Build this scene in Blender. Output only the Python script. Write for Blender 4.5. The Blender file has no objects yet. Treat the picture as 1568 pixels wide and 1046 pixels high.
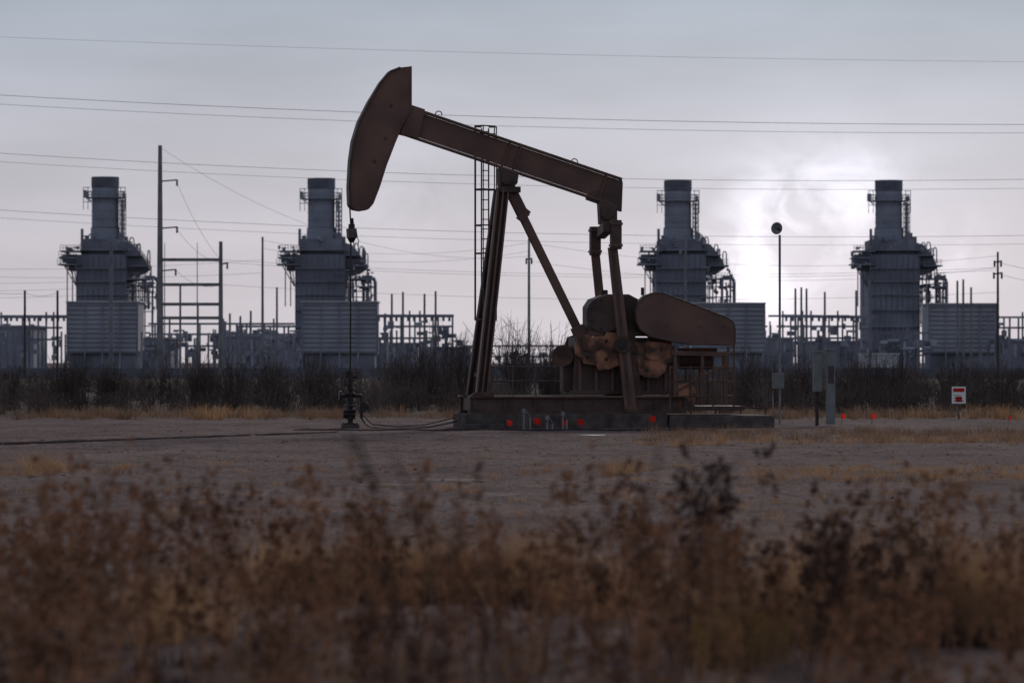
import bpy, math, random
import numpy as np
from mathutils import Vector, Matrix
random.seed(7); rng=np.random.default_rng(11)
sc=bpy.context.scene
sc.view_settings.view_transform='Standard'
sc.view_settings.look='None'
sc.view_settings.exposure=0
F=5880.0; HZ=555.0; CH=1.8          # lens constant, eye level, eye height
def W(px,py,D): return Vector(((px-784)*D/F, D, CH+(HZ-py)*D/F))
def WX(px,D): return (px-784)*D/F

# ---------------- materials
def mat(name,col,rough=.8,var=.3,scale=3.0,col2=None,metal=0.0,bump=0.0,transl=0.0,stretch=(1,1,1),detail=5,lo=.35,hi=.65,spec=.3):
    m=bpy.data.materials.new(name); m.use_nodes=True
    nt=m.node_tree; N=nt.nodes; L=nt.links; b=N['Principled BSDF']
    tc=N.new('ShaderNodeTexCoord'); mp=N.new('ShaderNodeMapping'); mp.inputs['Scale'].default_value=stretch
    L.new(tc.outputs['Object'],mp.inputs['Vector'])
    nz=N.new('ShaderNodeTexNoise'); nz.inputs['Scale'].default_value=scale; nz.inputs['Detail'].default_value=detail
    L.new(mp.outputs[0],nz.inputs['Vector'])
    cr=N.new('ShaderNodeValToRGB'); cr.color_ramp.elements[0].position=lo; cr.color_ramp.elements[1].position=hi
    if col2 is None: col2=tuple(c*(1-var) for c in col); colA=tuple(c*(1+var) for c in col)
    else: colA=col
    cr.color_ramp.elements[0].color=(*col2,1); cr.color_ramp.elements[1].color=(*colA,1)
    L.new(nz.outputs['Fac'],cr.inputs[0]); L.new(cr.outputs[0],b.inputs['Base Color'])
    b.inputs['Roughness'].default_value=rough; b.inputs['Metallic'].default_value=metal
    b.inputs['Specular IOR Level'].default_value=spec
    if bump:
        bp=N.new('ShaderNodeBump'); bp.inputs['Strength'].default_value=bump; bp.inputs['Distance'].default_value=.05
        L.new(nz.outputs['Fac'],bp.inputs['Height']); L.new(bp.outputs[0],b.inputs['Normal'])
    if transl:
        t=N.new('ShaderNodeBsdfTranslucent'); L.new(cr.outputs[0],t.inputs['Color'])
        mx=N.new('ShaderNodeMixShader'); mx.inputs[0].default_value=transl
        L.new(b.outputs[0],mx.inputs[1]); L.new(t.outputs[0],mx.inputs[2]); L.new(mx.outputs[0],N['Material Output'].inputs[0])
    return m
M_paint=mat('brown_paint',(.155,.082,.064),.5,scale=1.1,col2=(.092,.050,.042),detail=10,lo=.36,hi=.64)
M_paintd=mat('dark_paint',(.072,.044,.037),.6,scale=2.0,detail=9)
M_black=mat('grease_black',(.025,.02,.02),.5,scale=5)
M_rust=mat('rust',(.36,.165,.10),.9,scale=2.6,col2=(.085,.048,.036),detail=12,bump=.3,lo=.42,hi=.62)
M_rustd=mat('dark_rust',(.13,.07,.05),.85,scale=3,col2=(.05,.032,.028),detail=10)
M_conc=mat('concrete',(.11,.09,.085),.9,scale=3,col2=(.05,.042,.04),detail=10,bump=.2,spec=.1)
M_galv=mat('galvanised_steel',(.22,.21,.22),.6,scale=3,var=.2,metal=.2)
M_lad=mat('ladder_steel',(.08,.065,.065),.6,scale=3)
M_pl_d=mat('plant_steel_dark',(.185,.192,.232),.8,scale=.15,var=.3)  # plant colours below are lifted and blued: distance haze put into the albedo
M_pl_m=mat('plant_casing',(.22,.233,.285),.8,scale=.12,var=.25)
M_pl_l=mat('plant_cladding',(.34,.345,.385),.8,scale=.1,var=.15)
M_pl_w=mat('plant_pale',(.5,.49,.52),.8,scale=.1,var=.15)
M_pl_cap=mat('stack_cap',(.115,.122,.15),.8,scale=.2)  # cap lightened too, haze in the colour
M_pole=mat('steel_pole',(.18,.175,.19),.7,scale=.5)
M_wood=mat('wood_pole',(.07,.055,.055),.9,scale=2)
M_wire=mat('wire',(.20,.19,.20),.6,scale=1)
M_red=mat('red_flag',(.75,.03,.02),.6,scale=8,var=.1,transl=.45)
M_white=mat('white_paint',(.75,.75,.75),.5,scale=6,var=.08)
M_grey=mat('grey_enamel',(.17,.18,.18),.6,scale=3,var=.15)
M_brush=mat('brush_twigs',(.115,.085,.076),.9,scale=.35,col2=(.05,.04,.038),spec=.1)
M_twigl=mat('brush_twigs_pale',(.17,.13,.115),.9,scale=.5,col2=(.085,.067,.062),spec=.1)
M_twigd=mat('bush_branches',(.07,.052,.048),.9,scale=.5,spec=.1)
M_gold=mat('dry_grass',(.46,.28,.155),.8,scale=1.2,col2=(.18,.105,.065),transl=.45,spec=.1)
M_goldd=mat('dry_grass_dull',(.30,.185,.12),.8,scale=.7,col2=(.12,.078,.056),transl=.35,spec=.1)
M_weed=mat('weed_stem',(.34,.185,.11),.85,scale=1.1,col2=(.11,.062,.043),transl=.3,spec=.1)
M_head=mat('weed_head',(.28,.14,.08),.9,scale=1.5,col2=(.06,.033,.025),transl=.3,spec=.1)
M_dark=mat('dark_stalk_and_shade',(.07,.042,.035),.9,scale=2,spec=.1)  # dark stalks, also low tufts standing for shade under the grass
M_yel=mat('yellow_shrub',(.34,.23,.06),.85,scale=2,col2=(.14,.09,.04),transl=.35)

# ---------------- mesh builder
class MB:
    def __init__(s): s.v=[];s.f=[];s.mi=[];s.mats=[];s.c=0
    def m(s,mt):
        if mt not in s.mats: s.mats.append(mt)
        s.c=s.mats.index(mt); return s
    def add(s,vs,fs):
        o=len(s.v); s.v+= [tuple(v) for v in vs]; s.f+=[tuple(i+o for i in f) for f in fs]; s.mi+=[s.c]*len(fs)
    def box(s,x0,x1,y0,y1,z0,z1):
        s.add([(x0,y0,z0),(x1,y0,z0),(x1,y1,z0),(x0,y1,z0),(x0,y0,z1),(x1,y0,z1),(x1,y1,z1),(x0,y1,z1)],
              [(0,3,2,1),(4,5,6,7),(0,1,5,4),(1,2,6,5),(2,3,7,6),(3,0,4,7)])
    def bar(s,p0,p1,w,h=None,up=(0,1,0),w1=None,h1=None):
        p0=Vector(p0);p1=Vector(p1);h=w if h is None else h; w1=w if w1 is None else w1; h1=h if h1 is None else h1
        d=(p1-p0).normalized(); u=Vector(up); 
        if abs(d.dot(u))>.98: u=Vector((1,0,0))
        a=d.cross(u).normalized(); b=a.cross(d).normalized()
        vs=[]
        for p,ww,hh in((p0,w,h),(p1,w1,h1)):
            for sa,sb in((-1,-1),(1,-1),(1,1),(-1,1)): vs.append(p+a*sa*ww/2+b*sb*hh/2)
        s.add(vs,[(0,3,2,1),(4,5,6,7),(0,1,5,4),(1,2,6,5),(2,3,7,6),(3,0,4,7)])
    def cyl(s,p0,p1,r,r1=None,n=12):
        p0=Vector(p0);p1=Vector(p1);r1=r if r1 is None else r1
        d=(p1-p0).normalized(); u=Vector((0,0,1)) if abs(d.z)<.9 else Vector((1,0,0))
        a=d.cross(u).normalized(); b=a.cross(d)
        vs=[p+ (a*math.cos(2*math.pi*i/n)+b*math.sin(2*math.pi*i/n))*rr for p,rr in((p0,r),(p1,r1)) for i in range(n)]
        fs=[(i,(i+1)%n,n+(i+1)%n,n+i) for i in range(n)]+[tuple(range(n-1,-1,-1)),tuple(range(n,2*n))]
        s.add(vs,fs)
    def tube(s,pts,r,n=6):
        for a,b in zip(pts[:-1],pts[1:]): s.cyl(a,b,r,n=n)
    def prism(s,poly,y0,y1):
        n=len(poly)
        vs=[(x,y0,z) for x,z in poly]+[(x,y1,z) for x,z in poly]
        s.add(vs,[tuple(range(n)),tuple(range(2*n-1,n-1,-1))]+[((i+1)%n,i,n+i,n+(i+1)%n) for i in range(n)])
    def obj(s,name,parent=None,loc=None,bevel=0):
        me=bpy.data.meshes.new(name); 
        l=Vector(loc) if loc is not None else Vector((0,0,0))
        me.from_pydata([tuple(Vector(v)-l) for v in s.v],[],s.f)
        for mt in s.mats: me.materials.append(mt)
        me.polygons.foreach_set('material_index',s.mi)
        me.update()
        import bmesh
        bm=bmesh.new(); bm.from_mesh(me); bmesh.ops.recalc_face_normals(bm,faces=bm.faces); bm.to_mesh(me); bm.free()
        o=bpy.data.objects.new(name,me); o.location=l; sc.collection.objects.link(o)
        if parent: o.parent=parent
        if bevel:
            b=o.modifiers.new('bevel','BEVEL'); b.width=bevel; b.segments=2; b.limit_method='ANGLE'
        return o
def empty(name,loc=(0,0,0),rz=0):
    e=bpy.data.objects.new(name,None); e.location=loc; e.rotation_euler=(0,0,rz); sc.collection.objects.link(e); return e

def np_obj(name,chunks):
    mats=[];V=[];Q=[];MI=[];o=0
    for v,q,mt in chunks:
        if mt not in mats: mats.append(mt)
        V.append(v);Q.append(q+o);MI.append(np.full(len(q),mats.index(mt)));o+=len(v)
    V=np.concatenate(V).astype(np.float32);Q=np.concatenate(Q).astype(np.int32);MI=np.concatenate(MI).astype(np.int32)
    me=bpy.data.meshes.new(name); me.vertices.add(len(V)); me.vertices.foreach_set('co',V.ravel())
    me.loops.add(Q.size); me.loops.foreach_set('vertex_index',Q.ravel())
    me.polygons.add(len(Q)); me.polygons.foreach_set('loop_start',np.arange(0,Q.size,4,dtype=np.int32))
    me.polygons.foreach_set('loop_total',np.full(len(Q),4,dtype=np.int32))
    for mt in mats: me.materials.append(mt)
    me.polygons.foreach_set('material_index',MI); me.update(calc_edges=True)
    o=bpy.data.objects.new(name,me); sc.collection.objects.link(o); return o
def ribbons(P0,P1,P2,w,n=3,tip=.25):
    N=len(P0); t=np.linspace(0,1,n+1)[None,:,None]
    P=(1-t)**2*P0[:,None]+2*t*(1-t)*P1[:,None]+t*t*P2[:,None]
    d=P2-P0; r=rng.normal(size=(N,3)); s=np.cross(d,r); s/= (np.linalg.norm(s,axis=1,keepdims=True)+1e-9)
    ww=(np.asarray(w).reshape(-1,1,1)*np.ones((N,1,1)))*(1-(1-tip)*t)/2
    A=P-s[:,None]*ww; B=P+s[:,None]*ww
    V=np.stack([A,B],2).reshape(-1,3)
    base=(np.arange(N)*(n+1)*2)[:,None]+(np.arange(n)*2)[None,:]
    Q=np.stack([base,base+1,base+3,base+2],-1).reshape(-1,4)
    return V,Q
def flakes(C,size):
    N=len(C); a=rng.normal(size=(N,3)); a/=np.linalg.norm(a,axis=1,keepdims=True)
    b=np.cross(a,rng.normal(size=(N,3))); b/=np.linalg.norm(b,axis=1,keepdims=True)
    s=np.asarray(size).reshape(-1,1)*np.ones((N,1))
    V=np.stack([C-a*s,C-b*s*.6,C+a*s,C+b*s*.6],1).reshape(-1,3)
    Q=np.arange(4*N).reshape(-1,4); return V,Q

# ---------------- camera
cam=bpy.data.cameras.new('camera'); co=bpy.data.objects.new('camera',cam); sc.collection.objects.link(co)
cam.sensor_width=36; cam.lens=135; cam.clip_end=20000; cam.clip_start=.1
co.location=(0,0,CH); co.rotation_euler=(math.radians(90)+math.atan((HZ-523)/F),0,0)
cam.dof.use_dof=True; cam.dof.focus_distance=106; cam.dof.aperture_fstop=2.6
sc.camera=co

# ---------------- world
SUN_EL=math.radians(24); SUN_AZ=math.radians(14)
sd=Vector((math.sin(SUN_AZ)*math.cos(SUN_EL),math.cos(SUN_AZ)*math.cos(SUN_EL),math.sin(SUN_EL)))
w=bpy.data.worlds.new('World'); sc.world=w; w.use_nodes=True
nt=w.node_tree;N=nt.nodes;L=nt.links;bg=N['Background']
sky=N.new('ShaderNodeTexSky'); sky.sky_type='NISHITA'; sky.sun_disc=False; sky.sun_elevation=SUN_EL; sky.sun_rotation=SUN_AZ
bg.inputs[1].default_value=.06; L.new(sky.outputs[0],bg.inputs[0])
bg2=N.new('ShaderNodeBackground'); bg2.inputs[1].default_value=1.0
tc=N.new('ShaderNodeTexCoord'); sp=N.new('ShaderNodeSeparateXYZ'); L.new(tc.outputs['Generated'],sp.inputs[0])
cr=N.new('ShaderNodeValToRGB'); e=cr.color_ramp.elements
e[0].position=0; e[0].color=(.57,.545,.60,1)
e[1].position=1; e[1].color=(.24,.28,.36,1)
for p,c in((.03,(.545,.525,.585)),(.06,(.475,.482,.55)),(.095,(.36,.41,.485)),(.3,(.31,.35,.43))):
    x=e.new(p); x.color=(*c,1)
L.new(sp.outputs[2],cr.inputs[0])
def mth(op,a,b=None,cl=False):
    n=N.new('ShaderNodeMath'); n.operation=op; n.use_clamp=cl
    for i,v in enumerate((a,b)):
        if v is None: continue
        if isinstance(v,(int,float)): n.inputs[i].default_value=v
        else: L.new(v,n.inputs[i])
    return n.outputs[0]
def glow(direction,k):
    v=Vector(direction).normalized(); d=N.new('ShaderNodeVectorMath'); d.operation='DOT_PRODUCT'
    L.new(tc.outputs['Generated'],d.inputs[0]); d.inputs[1].default_value=v
    return mth('EXPONENT',mth('MULTIPLY',mth('SUBTRACT',d.outputs['Value'],1.0),k))
def noise(scale,sx,sy,sz,det=5,off=0,dist=0,ro=.5):
    mp=N.new('ShaderNodeMapping'); mp.inputs['Scale'].default_value=(sx,sy,sz); mp.inputs['Location'].default_value=(off,off,off)
    L.new(tc.outputs['Generated'],mp.inputs[0]); n=N.new('ShaderNodeTexNoise'); n.inputs['Scale'].default_value=scale; n.inputs['Detail'].default_value=det; n.inputs['Roughness'].default_value=ro
    n.inputs['Distortion'].default_value=dist
    L.new(mp.outputs[0],n.inputs['Vector']); return n.outputs['Fac']
n1=noise(6,1,1,6,5); n2=noise(60,1,1,1.3,6,3.3,.6,.55); n3=noise(14,1,1,3.5,5,7.7)
def dirp(px,py): return ((px-784)/F,1,(HZ-py)/F)
def sm(l):
    o=None
    for (px,py,k,a) in l:
        t=mth('MULTIPLY',glow(dirp(px,py),k),a); o=t if o is None else mth('ADD',o,t)
    return o
puffs=sm([(1215,330,9000,.42),(1180,315,20000,.35),(1270,305,12000,.45),(1330,290,20000,.5),(1170,420,24000,.6),(1440,395,12000,.35),(1215,390,9000,.35),(1120,340,16000,.25),(610,300,9000,.22),(1160,470,20000,.4)])
wis=mth('MULTIPLY',mth('SUBTRACT',n2,.36,True),3.0)
pf=mth('MULTIPLY',puffs,mth('ADD',.25,wis))
g2=glow(sd,3.0); g3=glow(dirp(1220,370),420)
br=mth('ADD',.985,mth('MULTIPLY',mth('SUBTRACT',n1,.5),.5))
br=mth('ADD',br,mth('MULTIPLY',mth('SUBTRACT',n3,.5),.30))
br=mth('ADD',br,mth('MULTIPLY',g2,.06)); br=mth('ADD',br,pf); br=mth('ADD',br,mth('MULTIPLY',g3,.20))
vm=N.new('ShaderNodeVectorMath'); vm.operation='SCALE'; L.new(cr.outputs[0],vm.inputs[0]); L.new(br,vm.inputs['Scale'])
L.new(vm.outputs[0],bg2.inputs[0])
mx=N.new('ShaderNodeMixShader'); mx.inputs[0].default_value=.955
L.new(bg.outputs[0],mx.inputs[1]); L.new(bg2.outputs[0],mx.inputs[2]); L.new(mx.outputs[0],N['World Output'].inputs[0])
sl=bpy.data.lights.new('sun','SUN'); sl.energy=1.5; sl.angle=math.radians(10); sl.color=(1,.88,.76)
so=bpy.data.objects.new('sun',sl); sc.collection.objects.link(so); so.rotation_euler=sd.to_track_quat('Z','Y').to_euler()

# ---------------- ground
gm=bpy.data.materials.new('caliche_ground'); gm.use_nodes=True
nt=gm.node_tree;N=nt.nodes;L=nt.links;b=N['Principled BSDF']
tc=N.new('ShaderNodeTexCoord')
def gn(scale,stretch=(1,1,1),det=6,rough=.6):
    mp=N.new('ShaderNodeMapping'); mp.inputs['Scale'].default_value=stretch; L.new(tc.outputs['Object'],mp.inputs[0])
    n=N.new('ShaderNodeTexNoise'); n.inputs['Scale'].default_value=scale; n.inputs['Detail'].default_value=det; n.inputs['Roughness'].default_value=rough
    L.new(mp.outputs[0],n.inputs['Vector']); return n.outputs['Fac']
def ramp(f,stops):
    r=N.new('ShaderNodeValToRGB'); e=r.color_ramp.elements
    e[0].position,e[0].color=stops[0][0],(*stops[0][1],1); e[1].position,e[1].color=stops[-1][0],(*stops[-1][1],1)
    for p,c in stops[1:-1]: x=e.new(p); x.color=(*c,1)
    L.new(f,r.inputs[0]); return r.outputs[0]
def mixc(f,a,bb,mode='MIX'):
    m=N.new('ShaderNodeMix'); m.data_type='RGBA'; m.blend_type=mode
    if isinstance(f,float): m.inputs[0].default_value=f
    else: L.new(f,m.inputs[0])
    L.new(a,m.inputs[6]); L.new(bb,m.inputs[7]); return m.outputs[2]
c1=ramp(gn(.22,(1,.6,1),5),[(.32,(.104,.075,.072)),(.5,(.130,.095,.092)),(.68,(.158,.117,.112))])
c2=ramp(gn(7,(1,.22,1),8,.75),[(.34,(.50,.48,.48)),(.5,(1,1,1)),(.68,(1.42,1.36,1.34))])
c3=ramp(gn(1.1,(1,.30,1),8,.75),[(.38,(.64,.62,.62)),(.5,(1,1,1)),(.62,(1.16,1.13,1.11))])
c=mixc(1.0,c1,c2,'MULTIPLY'); c=mixc(1.0,c,c3,'MULTIPLY')
L.new(c,b.inputs['Base Color']); b.inputs['Roughness'].default_value=1; b.inputs['Specular IOR Level'].default_value=.03
bp=N.new('ShaderNodeBump'); bp.inputs['Strength'].default_value=.8; bp.inputs['Distance'].default_value=.05
L.new(gn(10,(1,.5,1),8,.7),bp.inputs['Height']); L.new(bp.outputs[0],b.inputs['Normal'])
g=MB().m(gm); g.add([(-6000,-200,0),(6000,-200,0),(6000,12000,0),(-6000,12000,0)],[(0,1,2,3)]); g.obj('ground')
M_soil=mat('scrub_soil',(.08,.06,.053),.95,scale=.5,col2=(.045,.035,.033),spec=.03)
g=MB().m(M_soil)
top=[(x,127+1.5*math.sin(x*.21)+random.uniform(-.8,.8)) for x in range(-90,91,2)]
n=len(top); g.add([(x,y,.004) for x,y in top]+[(x*12,1500,.004) for x,y in top],[(i,i+1,n+i+1,n+i) for i in range(n-1)]); g.obj('scrub_soil')
M_gdark=mat('dark_ground',(.050,.038,.041),1.0,scale=2,col2=(.022,.018,.020),spec=0.0)  # dark ground tone; the oil spill by the well uses it too
def blob_strip(name,pts,mt,z):
    m=MB().m(mt); 
    vs=[];k=len(pts)
    for x,y,h in pts: vs+=[(x,y-h/2,z),(x,y+h/2,z)]
    m.add(vs,[(2*i,2*i+2,2*i+3,2*i+1) for i in range(k-1)]); return m.obj(name)
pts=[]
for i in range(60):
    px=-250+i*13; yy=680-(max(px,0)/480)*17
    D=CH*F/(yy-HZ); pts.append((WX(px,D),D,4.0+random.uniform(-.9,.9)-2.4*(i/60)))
blob_strip('dark_ground_strip',pts,M_gdark,.006)  # plain dark strip just above the ground, narrowing to the right
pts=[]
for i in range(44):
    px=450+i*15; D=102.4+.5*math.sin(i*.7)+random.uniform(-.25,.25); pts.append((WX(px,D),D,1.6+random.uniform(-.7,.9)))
blob_strip('oil_spill',pts,M_gdark,.010)
M_pale=mat('pale_caliche',(.22,.175,.165),1,scale=1.3,col2=(.13,.10,.095),detail=8,spec=.05)
def patch(name,px,py,w,h,mt,z):
    D=CH*F/(py-HZ); cx=WX(px,D); m=MB().m(mt); k=22
    m.add([(cx+w/2*math.cos(a)*(1+random.uniform(-.5,.2)),D+h/2*math.sin(a)*(1+random.uniform(-.5,.2)),z) for a in [2*math.pi*i/k for i in range(k)]],[tuple(range(k))])
    m.obj(name)
patch('puddle',908,667,.7,.8,M_white,.014)
for px,py,w_,h_ in((765,757,.7,1.4),(315,762,.45,1.0),(700,735,1.6,1.6),(590,742,.9,.9),(820,745,.6,.8)): patch('pale_patch',px,py,w_,h_,M_pale,.004)

# ---------------- pumpjack
TH=math.radians(9); PS=55.47
pj=empty('pumpjack',(0,106,0),TH)
def Q(px,py,y=0.0):
    return Vector((((px-784)/PS + y*math.sin(TH))/math.cos(TH), y, (655-py)/PS))
def qp(l): return [(Q(x,y).x,Q(x,y).z) for x,y in l]
arc=[(628,105),(612,107),(597,113),(583,130),(565,160),(550,190),(541,220),(537,250),(535,290),(536,316),(541,322)]
poly=arc+[(552,324),(563,322),(570,314),(580,288),(590,256),(603,222),(614,195),(628,170)]
m=MB().m(M_paint); m.prism(qp(poly),-.25,.25)
m.m(M_paintd)
for (a,c) in zip(arc[1:-1],arc[2:]):
    m.bar(Q(*a),Q(*c),.05,.62)
for (a,c) in zip(poly[10:],poly[11:]+poly[:1]):
    m.m(M_paint).bar(Q(*a),Q(*c),.05,.56)
for p in((600,165),(592,215),(575,250)):
    m.m(M_paintd).cyl(Q(p[0],p[1],-.27),Q(p[0],p[1],-.24),.05,n=10)
m.obj('horsehead',pj,bevel=.01)
bt0,bt1=Q(624,163),Q(943,271); bb0,bb1=Q(610,207),Q(948,316)
m=MB().m(M_paint)
ax=(bt1-bt0).normalized(); nrm=Vector((-ax.z,0,ax.x))
c0=(bt0+bb0)/2; c1=(bt1+bb1)/2
Hh=.76
p=[c0+nrm*Hh/2,c1+nrm*Hh/2]; q=[c0-nrm*Hh/2,c1-nrm*Hh/2]
m.bar(c0,c1,Hh-.1,.06)
m.bar(p[0],p[1],.055,.34); m.bar(q[0],q[1],.055,.34)
for t in(.05,.48,.53,.93): 
    cc=c0.lerp(c1,t); m.bar(cc-nrm*(Hh/2-.03),cc+nrm*(Hh/2-.03),.03,.30,up=(0,1,0))
m.m(M_paintd)
e=c1; m.prism([(v.x,v.z) for v in (e+nrm*.37,e+nrm*.28+ax*.06,e-nrm*.48+ax*.28,e-nrm*.48-ax*.75,e-nrm*.37-ax*.8)],-.12,.12)
m.m(M_paint).prism(qp([(628,163),(650,170),(640,214),(612,208)]),-.2,.2)
for px,py in((672,178),(880,249)):
    cpt=Q(px,py); m.m(M_lad).tube([cpt+Vector((.09*math.cos(a),0,.09*math.sin(a)+.02)) for a in [math.pi*i/8 for i in range(-1,10)]],.018)
m.obj('walking_beam',pj,bevel=.008)
m=MB().m(M_paintd); m.prism(qp([(762,258),(792,266),(790,282),(780,290),(764,286)]),-.3,.3)
m.cyl(Q(777,276,-.5),Q(777,276,.5),.16,n=18); m.cyl(Q(777,276,-.52),Q(777,276,-.5),.1,n=12)
m.box(Q(763,0).x,Q(794,0).x,-.4,.4,Q(0,296).z,Q(0,287).z)
m.obj('centre_bearing',pj,bevel=.01)
m=MB().m(M_paintd)
def P3(px,py,y): 
    v=Q(px,py,0); return Vector((v.x,y,v.z))
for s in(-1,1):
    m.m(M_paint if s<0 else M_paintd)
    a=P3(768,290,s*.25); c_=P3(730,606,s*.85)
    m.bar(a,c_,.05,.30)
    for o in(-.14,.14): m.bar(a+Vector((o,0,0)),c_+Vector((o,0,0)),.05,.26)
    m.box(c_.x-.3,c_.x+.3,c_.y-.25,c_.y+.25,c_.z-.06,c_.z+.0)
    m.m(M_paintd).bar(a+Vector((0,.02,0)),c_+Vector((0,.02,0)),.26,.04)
for t in(.3,.6,.9):
    z=P3(0,290+(606-290)*t,0).z; x=P3(768-38*t,0,0).x; y=.25+.6*t
    m.m(M_paintd).bar((x,-y,z),(x,y,z),.12)
m.m(M_paint); a=P3(781,292,0); c_=P3(889,513,0)
m.bar(a,c_,.22,.22); m.bar(P3(780,288,0),P3(803,334,0),.30,.28)
m.bar(P3(797,326,0),P3(806,333,0),.36,.30); m.bar(P3(884,500,0),P3(890,514,0),.36,.34)
m.obj('samson_post',pj,bevel=.008)
m=MB().m(M_lad); ly=.75
for px in(737,748): m.cyl(Q(px,195,ly),Q(px,602,ly),.022,n=6)
for py in range(200,600,15): m.cyl(Q(737,py,ly),Q(748,py,ly),.015,n=5)
def hoop(py,r=.03):
    a=[Q(748,py,ly),Q(760,py,ly-.1),Q(757,py,ly-.5),Q(740,py,ly-.72),Q(727,py,ly-.5),Q(728,py,ly-.1),Q(737,py,ly)]
    m.tube(a,r*.7,5)
for py in(193,205,290,345,388,490): hoop(py)
for px,yy in((727,ly-.5),(728,ly-.1),(757,ly-.5),(760,ly-.1),(740,ly-.72)):
    m.cyl(Q(px,192,yy),Q(px,490,yy),.017,n=5)
m.obj('ladder',pj)
m=MB().m(M_paintd)
m.prism(qp([(916,306),(944,314),(944,340),(934,347),(918,343)]),-.2,.2)
m.cyl(Q(930,327,-.3),Q(930,327,.3),.17,n=16)
m.bar(Q(930,349,-1.0),P3(930,356,1.0),.26,.28,up=(0,0,1))
yn,yf=-1.05,1.05
for y,cx,cy in((yn,942,361),(yf,913,367)):
    v=Q(cx,cy,y); m.m(M_paintd).box(v.x-.14,v.x+.14,y-.16,y+.16,v.z-.40,v.z+.40)
    m.m(M_paint); m.box(v.x-.165,v.x+.165,y-.19,y+.19,v.z+.26,v.z+.33); m.box(v.x-.165,v.x+.165,y-.19,y+.19,v.z-.33,v.z-.26)
m.obj('equalizer',pj,bevel=.01)
m=MB().m(M_paint)
m.bar(Q(937,380,yn),Q(965,632,yn),.26,.12,w1=.34); m.m(M_paintd).bar(Q(937,380,yn-.07),Q(965,632,yn-.07),.08,.03)
m.m(M_paint).bar(Q(913,384,yf),Q(938,632,yf),.24,.12)
for y,x in((yn,966),(yf,938)): m.m(M_rustd).cyl(Q(x,632,y-.14),Q(x,632,y+.14),.2,n=16)
m.obj('pitman_arms',pj,bevel=.01)
m=MB()
for y in(-.86,.78):
    m.m(M_paintd).prism(qp([(936,505),(964,505),(978,640),(948,645)]),y,y+.12)
    m.m(M_rustd).cyl(Q(952,528,y-.32),Q(952,528,y+.16),.24,n=20)
    m.m(M_black).cyl(Q(952,528,y-.36),Q(952,528,y-.32),.12,n=12)
    wl=[(940,511),(921,509),(919,515),(899,516),(890,512),(877,516),(872,530),(873,543),(883,549),(886,557),(905,560),(909,568),(925,566),(940,560)]
    wr=[(962,522),(975,526),(984,523),(1008,525),(1024,530),(1029,543),(1024,554),(1014,557),(1011,570),(998,580),(978,578),(966,570)]
    m.m(M_rust).prism(qp(wl),y+.0,y+.12); m.prism(qp(wr),y+.0,y+.12)
    m.prism(qp([(883,519),(914,520),(914,530),(900,540),(883,536)]),y-.04,y-.003)
    m.prism(qp([(980,532),(1004,531),(1014,541),(1000,552),(980,550)]),y-.04,y-.003)
    for (a,c) in((900,546),(928,522),(928,550),(972,540),(990,566),(1012,535)):
        m.m(M_black).cyl(Q(a,c,y-.06),Q(a,c,y-.0),.05,n=8)
m.obj('crank_counterweights',pj,bevel=.012)
m=MB().m(M_paintd)
m.prism(qp([(898,515),(898,470),(906,458),(925,451),(958,451),(975,460),(1000,462),(1010,515)]),-.6,.6)
m.cyl(Q(925,482,-.72),Q(925,482,.72),.5,n=24); 
m.m(M_paint).box(Q(896,0).x,Q(1012,0).x,-.66,.66,Q(0,515).z,Q(0,508).z)
m.m(M_black); m.cyl(Q(926,452),Q(926,444),.10,n=10); m.cyl(Q(985,452),Q(985,440,0),.05,n=8)
m.m(M_rustd).cyl(Q(862,545,-.5),Q(862,545,.5),.30,n=20); m.m(M_paintd).box(Q(860,0).x,Q(880,0).x,-.3,.3,Q(0,600).z,Q(0,535).z)
for k in range(7):
    a=k*2*math.pi/7; cpt=Q(925,482,-.74); m.m(M_black).cyl(cpt+Vector((.4*math.cos(a),0,.4*math.sin(a))),cpt+Vector((.4*math.cos(a),.04,.4*math.sin(a))),.035,n=6)
m.obj('gearbox',pj,bevel=.012)
m=MB().m(M_paintd)
m.prism(qp([(876,517),(1024,517),(1028,604),(872,604)]),-.55,.55)
for px in(880,905,930,985,1012): m.m(M_paint).box(Q(px,0).x,Q(px+5,0).x,-.62,-.55,Q(0,604).z,Q(0,517).z)
m.m(M_paintd).box(Q(868,0).x,Q(1032,0).x,-.68,.68,Q(0,604).z,Q(0,598).z)
m.obj('gearbox_pedestal',pj,bevel=.01)
bgp=[(963,478),(967,464),(977,454),(992,449),(1006,450),(1060,470),(1104,487),(1113,494),(1116,505),(1115,529),(1050,528),(1015,522),(985,516),(970,506),(964,494)]
m=MB().m(M_paint); m.prism(qp(bgp),-1.12,-.75)
m.m(M_paintd)
for a,c in zip(bgp,bgp[1:]+bgp[:1]): m.bar(Q(*a,0)+Vector((0,-.93,0)),Q(*c,0)+Vector((0,-.93,0)),.03,.42)
for px in(1010,1060,1098):
    m.m(M_paint).cyl(Q(px,500)+Vector((0,-1.15,0)),Q(px,500)+Vector((0,-1.11,0)),.03,n=8)
m.obj('belt_guard',pj,bevel=.008)
m=MB().m(M_paintd); m.cyl(Q(1040,552,-.2),Q(1092,552,-.2),.25,n=20)
m.m(M_paint)
for y in(-.9,.6):
    for px in(1033,1075,1112): m.bar(Q(px,545,y),Q(px,620,y),.09)
    m.bar(Q(1028,541,y),Q(1118,543,y),.12); m.bar(Q(1033,600,y),Q(1112,560,y),.06)
m.bar(Q(1112,541,-.9),Q(1112,541,.6),.1); m.bar(Q(1033,541,-.9),Q(1033,541,.6),.1)
m.m(M_rustd).box(Q(1040,0).x,Q(1095,0).x,-.5,.1,Q(0,542).z,Q(0,533).z)
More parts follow.
